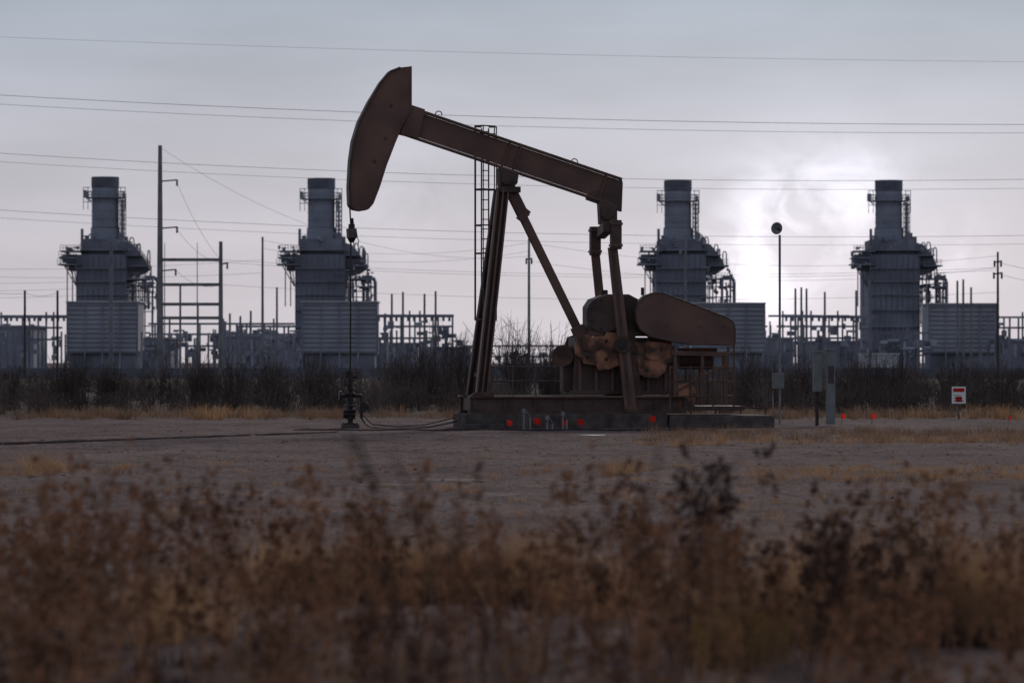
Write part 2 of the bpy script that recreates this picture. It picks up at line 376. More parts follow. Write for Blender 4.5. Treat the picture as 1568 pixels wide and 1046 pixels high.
m.m(M_rust).prism(qp([(1030,590),(1050,585),(1058,600),(1056,622),(1030,622)]),-.9,-.85)
m.obj('motor_mount',pj,bevel=.006)
m=MB().m(M_rustd)
for y in(-1.5,1.3):
    for px in(1024,1055,1090,1122): m.cyl(Q(px,530 if px>1100 else 560,y),Q(px,628,y),.026,n=6)
    for py in(563,585,607): m.cyl(Q(1024,py,y),Q(1122,py,y),.02,n=6)
for py in(532,563,585,607): m.cyl(Q(1122,py,-1.5),Q(1122,py,1.3),.02,n=6)
m.m(M_lad)
for px in(752,785,820,860): m.cyl(Q(px,560,-1.3),Q(px,606,-1.3),.02,n=6); m.cyl(Q(px,562,1.4),Q(px,606,1.4),.02,n=6)
for py in(561,583): m.cyl(Q(752,py,-1.3),Q(860,py,-1.3),.016,n=6); m.cyl(Q(752,py+2,1.4),Q(860,py+2,1.4),.016,n=6)
m.obj('guard_railing',pj)
m=MB().m(M_paintd)
for y in(-.95,.95):
    m.box(Q(712,0).x,Q(1030,0).x,y-.04,y+.04,Q(0,629).z,Q(0,609).z)
    m.m(M_paint).box(Q(710,0).x,Q(1040,0).x,y-.15,y+.15,Q(0,609).z,Q(0,606).z); m.m(M_paintd)
    m.box(Q(710,0).x,Q(1040,0).x,y-.15,y+.15,Q(0,633).z,Q(0,629).z)
for px in range(716,1040,46): m.box(Q(px,0).x,Q(px+6,0).x,-1.02,1.02,Q(0,628.5).z,Q(0,609.5).z)
m.box(Q(1030,0).x,Q(1130,0).x,-1.0,.9,Q(0,629).z,Q(0,622).z)
m.m(M_rustd).prism(qp([(712,606),(748,606),(748,600),(722,600)]),-1.0,-.7)
m.obj('skid_base',pj,bevel=.006)
m=MB().m(M_conc); m.box(Q(704,0).x,Q(1010,0).x,-1.3,1.3,-.1,Q(0,633).z)
m.box(Q(1012,0).x,Q(1172,0).x,-1.5,1.2,-.1,Q(0,636).z); m.box(Q(700,0).x,Q(760,0).x,-1.55,-1.31,-.1,Q(0,648).z)
m.obj('concrete_foundation',pj,bevel=.03)

m=MB().m(M_black)
for s in(-.12,.12): m.cyl(Q(537,316,s),Q(539,352,s),.018,n=6)
m.m(M_lad); m.prism(qp([(533,352),(546,352),(548,366),(534,366)]),-.22,.22)
m.m(M_black).cyl(Q(540,345),Q(540,352),.09,n=10); m.cyl(Q(540,366),Q(540,373),.13,.06,n=10); m.cyl(Q(540,336),Q(541,346),.05,n=8)
m.cyl(Q(539,366),Q(538,585),.024,n=8)
m.tube([Q(547,362),Q(551,370),Q(549,378)],.012)
m.obj('polished_rod',pj)
wh=empty('wellhead',(0,106,0),TH)
m=MB().m(M_black)
X=538
def fl(py,r,h=.07): m.cyl(Q(X,py+h*28),Q(X,py-h*28),r,n=14)
m.cyl(Q(X,655),Q(X,572),.075,n=12)
for py,r in((570,.09),(582,.11),(596,.13),(603,.15),(612,.11),(621,.18),(628,.18),(640,.15),(648,.22)): fl(py,r,.05)
m.cyl(Q(523,606),Q(555,606),.055,n=8); m.cyl(Q(555,606),Q(555,640),.045,n=8); m.cyl(Q(521,606),Q(524,606),.14,n=12)
m.cyl(Q(552,622),Q(566,622),.08,n=10); m.cyl(Q(560,622,-.3),Q(560,622,0),.03,n=6); m.cyl(Q(560,622,-.32),Q(560,622,-.29),.13,n=12)
m.cyl(Q(527,634),Q(545,634),.10,n=10); m.cyl(Q(534,590,-.25),Q(534,590,.2),.04,n=8); m.cyl(Q(534,578),Q(534,568),.06,n=8)
m.cyl(Q(530,577),Q(548,577),.04,n=6)
m.m(M_conc).box(Q(526,0).x,Q(550,0).x,-.3,.3,-.05,.1)
m.obj('valve_stack',wh,bevel=.005)
m=MB().m(M_black)
m.tube([Q(555,640),Q(560,648),Q(572,654,-.3),Q(600,656,-.4),Q(630,655,-.5),Q(660,653,-.4),Q(685,648,-.3),Q(700,645,-.2)],.022)
m.tube([Q(553,630),Q(570,650,.5),Q(610,654,.8),Q(650,651,.7),Q(695,640,.2)],.016)
m.obj('flowline_hose',wh)

def flag(px,py,D=103.5,k0=.9):
    m=MB(); b0=W(px,0,D); z=CH+(HZ-py)*D/F; x=b0.x
    m.m(M_lad).cyl((x,D,0),(x,D,z+.07),.008,n=5)
    a=random.uniform(-.4,.4); k=random.uniform(.8,1.2)*k0
    m.m(M_red); m.add([(x,D,z-.08),(x+.15*k,D+a*.1,z-.11*k),(x+.17*k,D+a*.15,z+.03),(x,D,z+.08)],[(0,1,2,3)])
    o=m.obj('marker_flag',loc=(x,D,0))
for px,py in((776,647),(817,644),(859,646),(884,645),(994,640)): flag(px,py,103.5,1.1)
for px,py in((1335,637),(1289,637),(1545,640)): flag(px,py,112,.6)
def stand(px0,px1,pt,D=103):
    m=MB().m(M_galv); x0,x1=WX(px0,D),WX(px1,D); z=CH+(HZ-pt)*D/F
    m.tube([(x0,D,0),(x0,D,z-.12),((x0*.7+x1*.3),D,z),(x1,D+.2,z-.15),(x1,D+.2,0)],.025)
    m.cyl((x0,D,z-.05),(x0,D,z+.07),.05,n=8); m.obj('pipe_stand',loc=(x0,D,0))
stand(802,812,630); stand(838,846,640,102.5); stand(862,868,634)
m=MB().m(M_rustd); D=110
for px in range(1020,1176,38): m.cyl((WX(px,D),D,0),Vector((WX(px,D),D,.55)),.03,n=6)
m.cyl((WX(1010,D),D,.5),(WX(1176,D),D,.5),.03,n=6); m.obj('low_pipe_rail')

D=112; m=MB().m(M_galv); x=WX(1194,D)
m.cyl((x,D,0),(x+.0,D,W(0,360,D).z),.035,n=8)
zc=W(0,350,D).z; m.m(M_grey)
c=Vector((x-.08,D,zc)); axd=Vector((-.45,-.89,.05)).normalized()
k=16; u=axd.cross(Vector((0,0,1))).normalized(); v=u.cross(axd)
rings=[]
for off,r in((-.06,.03),(-.04,.1),(0,.165),(.02,.18)): rings.append([c+axd*off+(u*math.cos(2*math.pi*i/k)+v*math.sin(2*math.pi*i/k))*r for i in range(k)])
vs=[p for r in rings for p in r]; fs=[(a*k+i,a*k+(i+1)%k,(a+1)*k+(i+1)%k,(a+1)*k+i) for a in range(3) for i in range(k)]+[tuple(range(k))]
m.add(vs,fs); m.m(M_black).cyl(c-axd*.06,Vector((x,D,zc-.05)),.03,n=8); m.cyl(c,c+axd*.14,.015,n=6)
m.m(M_galv); zb=W(0,583,D).z; m.box(x-.22,x+.12,D-.14,D-.04,zb-.22,zb+.22); m.m(M_grey).box(x-.19,x+.09,D-.155,D-.142,zb-.18,zb+.18)
m.m(M_galv); m.bar((x-.2,D,0),(x-.2,D,.9),.04); m.obj('antenna_pole',loc=(x,D,0))
D=109; m=MB().m(M_grey)
for a,b_,t,bb,o in((1246,1259,540,600,.1),(1266,1279,537,650,0)):
    m.box(WX(a,D),WX(b_,D),D+o,D+o+.35,max(0,W(0,bb,D).z),W(0,t,D).z); m.box(WX(a,D)-.02,WX(b_,D)+.02,D+o-.02,D+o+.37,W(0,t,D).z,W(0,t,D).z+.05)
m.m(M_wood).cyl((WX(1252,D),D+.25,0),(WX(1252,D),D+.25,1.2),.05,n=8)
m.m(M_lad).box(WX(1268,D),WX(1277,D),D-.012,D,1.2,1.7)
m.obj('equipment_cabinet',loc=(WX(1262,D),D,0),bevel=.01)
D=122; m=MB(); x=WX(1468,D); z0,z1=W(0,618,D).z,W(0,592,D).z
m.m(M_lad).bar((x,D+.03,0),(x,D+.03,z1),.05)
m.m(M_white).box(x-.22,x+.22,D-.01,D,z0,z1)
m.m(M_red).box(x-.18,x+.18,D-.014,D-.0105,z1-.17,z1-.05)
m.box(x-.10,x+.10,D-.014,D-.0105,z0+.05,z0+.22)
m.m(M_black)
for i in range(3): m.box(x-.16,x+.16-.05*i,D-.018,D-.0145,z0+.07+.09*i,z0+.09+.09*i)
m.obj('warning_sign',loc=(x,D,0))

# ---------------- transmission wires
D=250
specs=[(57,.0398,-9.93e-6,.009),(146,.0579,-1.86e-5,.018),(160,.0579,-1.90e-5,.014),(235,.0652,-2.53e-5,.015),(248,.0652,-2.5e-5,.012),(322,.0639,-2.49e-5,.014),(334,.0639,-2.45e-5,.011)]
m=MB().m(M_wire)
for y0,a,b_,r in specs:
    pts=[W(px,y0+a*px+b_*px*px,D) for px in range(-1500,4501,120)]
    m.tube(pts,r*.8,4)
m.obj('power_lines')
for px in(-1500,4500):
    m=MB().m(M_pole); x=WX(px,D); m.cyl((x,D,0),(x,D,27),.45,.2,n=12)
    for y0,a,b_,r in specs:
        p_=W(px,y0+a*px+b_*px*px,D); m.bar((x,D+.3,p_.z+.1),(x,D-1.2,p_.z+.3),.12); m.cyl(p_,p_+Vector((0,-.6,.25)),.07,n=6)
    m.obj('transmission_pole',loc=(x,D,0))
def pole(px,top,D,r0,r1,arms=(),mt=M_pole,name='utility_pole'):
    m=MB().m(mt); x=WX(px,D); z=W(0,top,D).z
    m.cyl((x,D,0),(x,D,z),r0,r1,n=10)
    for py,wl,wr in arms:
        zz=W(0,py,D).z; m.bar((x-wl*D/F,D,zz),(x+wr*D/F,D,zz+.15),.15)
        for ex in(-wl,wr):
            if abs(ex)>3: m.cyl((x+ex*D/F,D,zz+.2),(x+ex*D/F,D,zz-.5),.12,n=6)
    m.obj(name,loc=(x,D,0)); return Vector((x,D,z))
DP=420
pole(245,223,DP,.42,.22,[(278,0,26),(350,0,26),(415,0,24)],name='transmission_pole')
pole(338,370,DP,.30,.2,[(405,0,10)],name='transmission_pole'); pole(402,363,DP+60,.2,.13); pole(810,365,DP+20,.2,.13,[(398,4,4)])
pole(1528,386,DP,.18,.11,[(402,5,5),(420,6,6)],mt=M_wood); pole(38,445,DP,.16,.12,mt=M_wood); pole(88,445,DP,.16,.12,mt=M_wood)
pole(276,442,DP+40,.16,.12); pole(424,440,DP+40,.16,.12); pole(302,372,700,.15,.06); pole(252,372,700,.15,.06)
pole(170,370,DP,.26,.2); pole(1050,360,DP+60,.22,.16); pole(1332,430,DP+60,.22,.16)
m=MB().m(M_pole)
for py in(398,436,466,487): m.bar(W(247,py,DP),W(338,py,DP),.34,.34)
for px in(276,303): m.bar(W(px,436 if px==276 else 466,DP),Vector((WX(px,DP),DP,0)),.2)
m.obj('dead_end_structure')
m=MB().m(M_wire)
def sagline(p0,p1,sag,r=.022,n=16):
    pts=[]
    for i in range(n+1):
        t=i/n; p=p0.lerp(p1,t); p=p-Vector((0,0,sag*4*t*(1-t))); pts.append(p)
    m.tube(pts,r,4)
sagline(W(248,228,DP),W(815,392,DP+20),4,.014)
for a,b_ in((278,398),(350,402),(415,436)):
    sagline(W(270,a,DP),W(338,b_,DP),.8,.016); sagline(W(338,b_,DP),W(1528,b_+12,DP),1.2,.014)
sagline(W(-300,402,DP+50),W(402,398,DP+60),1.0,.016); sagline(W(-300,408,DP+50),W(402,418,DP+60),1.0,.016)
sagline(W(402,368,DP+60),W(810,372,DP+20),1.5,.014); sagline(W(810,372,DP+20),W(1528,392,DP),1.8,.014)
sagline(W(402,380,DP+60),W(810,385,DP+20),1.5,.014); sagline(W(810,400,DP+20),W(1528,410,DP),1.8,.014)
sagline(W(1528,402,DP),W(1900,430,DP-80),1,.018); sagline(W(1528,420,DP),W(1900,445,DP-80),1,.018)
sagline(W(-200,400,DP),W(38,450,DP),1,.018); sagline(W(38,448,DP),W(88,448,DP),.4,.018)
for i in range(3): sagline(W(-200,428+i*12,DP+100),W(245,425+i*10,DP),.6,.014)
m.obj('distribution_lines')

# ---------------- power plant units
def unit(c,top,D,seed):
    R=random.Random(seed); S=D/F; root=empty('power_plant_boiler_unit',(WX(c,D),D,0))
    z=lambda py:CH+(HZ-py)*S
    X=lambda d:d*S
    m=MB().m(M_pl_m); m.cyl((0,0,z(400)),(0,0,z(top)),X(20.5),n=28); m.m(M_pl_cap); m.cyl((0,0,z(top+16)),(0,0,z(top-.5)),X(21.3),n=28)
    m.cyl((0,0,z(352)),(0,0,z(349)),X(22),n=28); m.m(M_pl_m).cyl((0,0,z(400)),(0,0,z(350)),X(25),X(22),n=28)
    for i in range(4): m.cyl((0,0,z(top+40+i*12)),(0,0,z(top+39+i*12)),X(21.2),n=28)
    m.obj('exhaust_stack',root)
    m=MB().m(M_pl_d)
    def ringrail(py,r,h=10):
        m.cyl((0,0,z(py+1)),(0,0,z(py)),X(r),n=20)
        k=14; pr=[Vector((X(r)*math.cos(2*math.pi*i/k),X(r)*math.sin(2*math.pi*i/k),0)) for i in range(k)]
        for i in range(k):
            for hh in(h,h*.5): m.cyl(pr[i]+Vector((0,0,z(py-hh))),pr[(i+1)%k]+Vector((0,0,z(py-hh))),X(.45),n=4)
            m.cyl(pr[i]+Vector((0,0,z(py))),pr[i]+Vector((0,0,z(py-h))),X(.45),n=4)
            m.bar(pr[i]*.75+Vector((0,0,z(py+7))),pr[i]+Vector((0,0,z(py))),X(.8))
    ringrail(top+31,30,9)
    for sx in(-1,1):
        for dx in(25,32):
            m.bar((X(sx*dx),-2,z(top+50)),(X(sx*dx),-2,z(top+15)),X(.9))
        for py in(top+16,top+22,top+30,top+38): m.bar((X(sx*22),-2,z(py)),(X(sx*32.5),-2,z(py)),X(1.0))
    m.box(X(-32),X(-28),-2,2,z(top+31),z(top+20)); m.box(X(28),X(31),-2,2,z(top+31),z(top+24))
    m.m(M_pl_m)
    for dx in(23,31):
        for yy in(-2,1): m.bar((X(dx),yy,z(380)),(X(dx),yy,z(top+30)),X(1.0))
    for i,py in enumerate(range(int(top+36),380,7)):
        m.box(X(23),X(31),-2.2,1.2,z(py+1),z(py)); m.bar((X(23),-2.2,z(py if i%2 else py+7)),(X(31),-2.2,z(py+7 if i%2 else py)),X(.7))
    m.m(M_pl_l).box(X(25.5),X(28.5),-1.6,.6,z(375),z(top+34))
    m.obj('stack_platforms',root)
    m=MB().m(M_pl_m); m.box(X(-36),X(40),-11,14,0,z(392)); m.m(M_pl_d); m.box(X(-30),X(34),-9,12,z(392),z(368))
    for i in range(10): x=-36+i*8.3; m.m(M_pl_d).box(X(x),X(x+1.3),-11.6,-11,0,z(392))
    for py in(412,432,452,475,500): m.m(M_pl_d).box(X(-36),X(40),-11.8,-11,z(py+1.8),z(py))
    m.obj('boiler_casing',root)
    m=MB().m(M_pl_d)
    def deck(x0,x1,py,y0=-12,y1=-4,h=8):
        m.box(X(x0),X(x1),y0,y1,z(py+2),z(py))
        x=x0
        while x<=x1: m.bar((X(x),y0,z(py)),(X(x),y0,z(py-h)),X(.6)); x+=4.5
        for hh in(h,h*.5): m.bar((X(x0),y0,z(py-hh)),(X(x1),y0,z(py-hh)),X(.6))
    deck(-64,-28,406); deck(-60,-28,386); deck(-30,44,384); deck(-62,-34,396)
    deck(38,62,392); deck(44,74,408); deck(40,80,428); deck(60,82,440,h=6)
    m.box(X(-58),X(-36),-10,-2,z(404),z(392)); m.box(X(-50),X(-34),-9,-2,z(416),z(404))
    for x in(-58,-50,-42): m.bar((X(x),-8,z(406)),(X(-38),-8,z(440)),X(1.4)); 
    for x in(-52,-44): m.bar((X(x),-8,z(404)),(X(x),-8,z(470)),X(1.6))
    m.prism([(X(34),z(372)),(X(48),z(376)),(X(58),z(388)),(X(66),z(400)),(X(70),z(412)),(X(58),z(420)),(X(36),z(424))],-7,3)
    for x in(46,56,66,78): m.bar((X(x),-8,z(424)),(X(x),-8,0),X(1.8))
    for py in(440,456,478,500): m.bar((X(40),-8,z(py)),(X(80),-8,z(py)),X(1.5))
    for i in range(13):
        x=R.uniform(-34,70); h=R.uniform(4,13); base=372+max(0,(x-36))*.75; w_=R.uniform(3,7)
        y=R.uniform(-10,0)
        m.tube([Vector((X(x),y,z(base+12))),Vector((X(x),y,z(base-h*.6))),Vector((X(x+w_*.25),y,z(base-h))),Vector((X(x+w_*.75),y,z(base-h))),Vector((X(x+w_),y,z(base-h*.6))),Vector((X(x+w_),y,z(base+12)))],X(1.0),6)
    for x,py,r,h in((-31,352,2.2,26),(-24,362,3,14),(28,358,4.5,12),(36,364,3,12),(24,370,5,10),(-12,374,4,8)):
        m.cyl((X(x),-6,z(py+h)),(X(x),-6,z(py)),X(r),n=10)
    m.cyl((X(-28),-5,z(374)),(X(34),-5,z(374)),X(6),n=12)
    for i in range(110):
        t=R.random()
        if t<.3: x=R.uniform(-62,-34); py=R.uniform(378,408)
        elif t<.75: x=R.uniform(34,80); py=R.uniform(378+max(0,x-40)*.9,470)
        else: x=R.uniform(-34,36); py=R.uniform(360,386)
        w_=R.uniform(1,5); h=R.uniform(1,6); y=R.uniform(-13,-2)
        m.m(R.choice((M_pl_d,M_pl_d,M_pl_m,M_pl_l)))
        m.box(X(x),X(x+w_),y,y+R.uniform(.8,3),z(py+h),z(py))
    for i in range(30):
        x=R.uniform(42,82); py=R.uniform(405,460); m.m(R.choice((M_pl_d,M_pl_m)))
        y=R.uniform(-13,-3)
        if i%2: m.cyl((X(x),y,z(py)),(X(x),y,z(py+R.uniform(15,60))),X(R.uniform(.7,1.4)),n=6)
        else: m.cyl((X(x),y,z(py)),(X(x-R.uniform(8,25)),y,z(py)),X(R.uniform(.7,1.4)),n=6)
    m.m(M_pl_m); m.tube([Vector((X(84),-6,z(475))),Vector((X(84),-6,z(432))),Vector((X(80),-6,z(426))),Vector((X(66),-6,z(426)))],X(2.6),8)
    m.m(M_pl_l); m.tube([Vector((X(72),-9,z(475))),Vector((X(72),-9,z(446))),Vector((X(69),-9,z(442))),Vector((X(60),-9,z(442)))],X(2.0),8)
    m.obj('platforms_and_ducts',root)
unit(161,272,900,1); unit(492,274,905,2); unit(1038,277,915,3); unit(1361,277,920,4)
def louver(x0,x1,y0,D):
    S=D/F; m=MB(); xa,xb=WX(x0,D),WX(x1,D); zt=CH+(HZ-y0)*S; zb=CH+(HZ-541)*S
    m.m(M_pl_l).box(xa,xb,D,D+14,zb,zt)
    k=11
    for i in range(k):
        z=zb+(zt-zb)*(i+.3)/k; m.m(M_pl_m).box(xa-.05,xb+.05,D-.35,D-.02,z,z+(zt-zb)/k*.28)
    for i in range(5): x=xa+(xb-xa)*i/4; m.m(M_pl_m).box(x-.15,x+.15,D-.5,D-.36,0,zt)
    m.m(M_pl_d).box(xa+.5,xb-.5,D+1,D+13,0,zb); m.m(M_pl_w).box(xa-.3,xb+.3,D-.6,D+14.5,zt,zt+.25)
    m.obj('air_intake_building',loc=(xa,D,0))
louver(103,211,463,840); louver(463,577,463,840); louver(1060,1171,465,845); louver(1422,1527,466,845)
def hall(x0,x1,yt,D,mt=M_pl_m):
    m=MB().m(mt); xa,xb=WX(x0,D),WX(x1,D); zt=W(0,yt,D).z; m.box(xa,xb,D,D+20,0,zt)
    m.m(M_pl_d).box(xa-.3,xb+.3,D-.3,D+20.3,zt,zt+.5)
    n=max(2,int((xb-xa)/5))
    for i in range(n): x=xa+(i+.3)*(xb-xa)/n; m.m(M_pl_d).box(x,x+1.2,D-.1,D-.01,0,3.2 if i%2 else 2.4); m.m(M_pl_l).box(x+2,x+2.6,D-.12,D-.01,3,zt-.4)
    m.obj('industrial_building',loc=(xa,D,0))
hall(-40,52,502,800); hall(212,262,520,860); hall(580,640,528,870); hall(1172,1215,520,870); hall(340,458,517,880); hall(640,720,534,900)
hall(1232,1330,525,880); hall(900,1000,528,900); hall(1528,1640,524,870)
def rack(x0,x1,D,seed,top=484,n=60):
    R=random.Random(seed); m=MB().m(M_pl_d); S=D/F
    x=x0
    while x<x1:
        h=R.choice((top,top,top+14,top-8,top+22)); m.bar((WX(x,D),D,0),(WX(x,D),D,W(0,h,D).z),.35); x+=R.uniform(6,14)
    for py in(top,top+16,top+34): 
        a=R.uniform(x0,x0+20); m.bar(W(a,py,D),W(x1-R.uniform(0,20),py,D),.4,.4)
    for i in range(n):
        px=R.uniform(x0,x1); py=R.uniform(top+8,545); w_=R.uniform(2,12)*S; h=R.uniform(2,14)*S; m.m(R.choice((M_pl_d,M_pl_d,M_pl_m,M_pl_l,M_pl_m)))
        p_=W(px,py,D+R.uniform(-6,6)); t=R.random()
        if t<.55: m.box(p_.x,p_.x+w_,p_.y,p_.y+1.5,p_.z-h,p_.z)
        elif t<.8: m.cyl(p_,p_+Vector((w_*1.6,0,0)),R.uniform(.15,.5),n=6)
        else: m.cyl((p_.x,p_.y,0),p_,R.uniform(.12,.3),n=6)
    m.obj('pipe_rack')
rack(-60,100,780,1,486,50); rack(210,460,780,2,496,110); rack(345,455,700,12,500,30); rack(578,700,760,3,484,60); rack(700,900,860,4,530,40)
rack(1172,1320,790,5,484,60); rack(1320,1425,830,6,510,60); rack(1500,1650,800,7,486,50); rack(1040,1180,900,8,500,40); rack(100,215,900,9,520,30)
for px,t in((600,450),(617,447),(650,450),(667,446),(1218,442),(1227,440),(1235,442),(1263,447),(1311,445),(1466,430),(1475,428),(1487,440),(590,480),(352,480),(368,484),(384,476)):
    pole(px,t,740,.28,.2,name='substation_post')
m=MB().m(M_pl_d)
m.bar(W(578,484,740),W(695,484,740),.6); m.bar(W(1200,484,740),W(1340,486,740),.6); m.bar(W(0,485,740),W(105,485,740),.6)
for px in list(range(580,696,9))+list(range(1204,1340,10))+list(range(8,100,9)): m.cyl(W(px,484,740),W(px,492,740),.25,n=5)
m.obj('substation_busbar')
D=560; m=MB().m(M_pl_w); m.box(WX(1322,D),WX(1376,D),D,D+6,0,W(0,543,D).z); m.m(M_pl_l)
for i in range(9): x=WX(1325+i*6,D); m.box(x,x+.15,D-.1,D,0,W(0,543,D).z)
m.m(M_pl_w).box(WX(1320,D),WX(1378,D),D-.2,D+6.2,W(0,543,D).z,W(0,541,D).z); m.obj('storage_container')
M_wall=mat('perimeter_wall',(.12,.125,.15),.9,scale=.2,var=.2)
D=430; m=MB().m(M_wall)
for i in range(60):
    xa=-150+i*5; m.box(xa+.03,xa+4.97,D,D+.2,0,1.15+.03*math.sin(i*1.7)); m.box(xa-.15,xa+.15,D-.1,D+.3,0,1.35)
m.obj('perimeter_wall')

# ---------------- brush band
ch=[]
def shrubs(n,Dr,hr,tw,mt,wid=.02,xr=None,flk=0,spread=.8,tl=.5):
    D=rng.uniform(*Dr,n); hx=1000*D/F
    X=rng.uniform(-1,1,n)*hx if xr is None else WX(rng.uniform(xr[0],xr[1],n),D)
    H=rng.uniform(*hr,n)*(1 if xr else (.85+.22*np.sin(X*.35+D*.11)+.25*np.sin(X*.83+D*.31)))
    k=tw; D=np.repeat(D,k);X=np.repeat(X,k);H=np.repeat(H,k)
    P0=np.stack([X+rng.normal(0,.15,n*k),D+rng.normal(0,.15,n*k),np.zeros(n*k)],1)
    ang=rng.uniform(0,2*np.pi,n*k); r=np.abs(rng.normal(0,.5,n*k))*H*spread; hh=H*rng.uniform(.45,1,n*k)*np.clip(1.05-.35*r/H,.3,1)
    P2=P0+np.stack([np.cos(ang)*r,np.sin(ang)*r,hh],1); P1=P0+np.stack([np.cos(ang)*r*.35,np.sin(ang)*r*.35,hh*.6],1)
    v,q=ribbons(P0,P1,P2,wid*rng.uniform(.6,1.3,n*k),3); ch.append((v,q,mt))
    m2=n*k*2; idx=rng.integers(0,n*k,m2); t=rng.uniform(.4,.95,m2)[:,None]
    B=(1-t)**2*P0[idx]+2*t*(1-t)*P1[idx]+t*t*P2[idx]
    T=B+np.stack([rng.normal(0,.22,m2),rng.normal(0,.22,m2),rng.uniform(.02,.45,m2)],1)*H[idx][:,None]*tl
    v,q=ribbons(B,(B+T)/2+rng.normal(0,.03,(m2,3)),T,wid*.55,2); ch.append((v,q,mt))
    if flk:
        ii=rng.integers(0,m2,n*flk); C=T[ii]*1.0; C[:,2]*=rng.uniform(.3,1,len(C)); v,q=flakes(C,rng.uniform(.03,.07,len(C))); ch.append((v,q,mt))
shrubs(140,(131,148),(.6,1.3),36,M_brush,.022,flk=20)
shrubs(100,(135,160),(.9,1.7),46,M_twigl,.02)
shrubs(230,(150,185),(.9,1.7),38,M_brush,.026,flk=20)
shrubs(240,(185,250),(.9,1.9),28,M_brush,.034,flk=15)
shrubs(160,(250,420),(.9,2.0),22,M_brush,.055,flk=20)
np_obj('scrub_brush',ch)
ch=[]
for n_,dr,hr,xr in((7,(150,165),(3.1,4.0),(762,858)),(4,(150,165),(2.4,3.0),(755,880)),(5,(165,185),(3.0,3.8),(665,718)),(8,(150,175),(2.0,2.7),(570,660)),(6,(150,170),(2.0,2.8),(1290,1420)),(12,(150,170),(1.8,2.5),(60,330)),
    (6,(140,160),(1.8,2.6),(1130,1240)),(9,(145,165),(1.8,2.5),(330,560)),(6,(145,165),(2.0,2.6),(860,1050)),(7,(145,165),(1.8,2.4),(1430,1640)),(6,(150,170),(1.6,2.4),(-100,60))):
    shrubs(n_,dr,hr,55,M_twigd,.034,xr=xr,spread=.55,tl=.42)
np_obj('bare_bushes',ch)

# ---------------- grasses
def tufts(X,D,H,blades,mt,wid,rad=.12,lean=.45):
    n=len(X);k=blades;X=np.repeat(X,k);D=np.repeat(D,k);H=np.repeat(H,k)
    a=rng.uniform(0,2*np.pi,n*k); r0=np.abs(rng.normal(0,rad,n*k))
    P0=np.stack([X+np.cos(a)*r0,D+np.sin(a)*r0,np.zeros(n*k)],1)
    h=H*rng.uniform(.4,1.05,n*k); l=np.abs(rng.normal(0,lean,n*k))*h; a2=a+rng.normal(0,.6,n*k)
    P2=P0+np.stack([np.cos(a2)*l,np.sin(a2)*l,h],1); P1=P0+np.stack([np.cos(a2)*l*.2,np.sin(a2)*l*.2,h*.65],1)
    v,q=ribbons(P0,P1,P2,wid,3,.15); return (v,q,mt)
ch=[]
n=260; D=rng.uniform(122,131,n); ch.append(tufts(rng.uniform(-1,1,n)*1000*D/F,D,rng.uniform(.15,.5,n),34,M_goldd,.018,.3))
for (a,b_,nn,h) in((0,210,16,.4),(300,400,20,.55),(400,520,12,.4),(140,200,8,.45),(850,1000,8,.3),(1100,1240,10,.4),(1380,1700,40,.55),(1280,1380,8,.35)):
    D=rng.uniform(120,130,nn); ch.append(tufts(WX(rng.uniform(a,b_,nn),D),D,rng.uniform(.5,1,nn)*h,46,M_goldd if nn<17 else M_gold,.016,.25))
np_obj('dry_grass_verge',ch)
ch=[]
n=280; D=rng.uniform(86,101,n); ch.append(tufts(WX(rng.uniform(990,1750,n),D),D,rng.uniform(.06,.26,n),34,M_goldd,.012,.25))
n=50; D=rng.uniform(84,88,n); ch.append(tufts(WX(rng.uniform(1000,1750,n),D),D,rng.uniform(.1,.28,n),46,M_gold,.01,.25))
for px0,px1,py0,py1,nn,h in((40,95,716,724,14,.38),(0,220,716,730,20,.14),(935,975,722,730,9,.36),(1140,1600,718,738,90,.16),(540,760,700,760,16,.10),(800,1000,705,740,20,.12),(180,560,700,780,18,.10),(1000,1500,700,800,30,.13),(980,1120,672,684,24,.2),(0,1568,740,800,40,.12)):
    py=rng.uniform(py0,py1,nn); D=CH*F/(py-HZ); ch.append(tufts(WX(rng.uniform(px0,px1,nn),D),D,rng.uniform(.5,1.0,nn)*h,34,M_gold,.008,.14,.7))
for nn,mt,h in((1300,M_dark,.022),(2600,M_goldd,.022),(1200,M_gold,.02)):
    D=rng.uniform(34,101,nn); X=rng.uniform(-1,1,nn)*900*D/F; k=np.sin(X*.9+D*.35)+np.sin(D*.8-X*.3)+rng.normal(0,.5,nn)>.5; X=X[k];D=D[k];m_=len(X)
    P0=np.stack([X,D,np.zeros(m_)],1); P2=P0+np.stack([rng.normal(0,.06,m_),rng.normal(0,.04,m_),rng.uniform(.2,1.2,m_)*h],1)
    v,q=ribbons(P0,(P0+P2)/2,P2,rng.uniform(.01,.03,m_),1,.5); ch.append((v,q,mt))
np_obj('grass_tufts',ch)

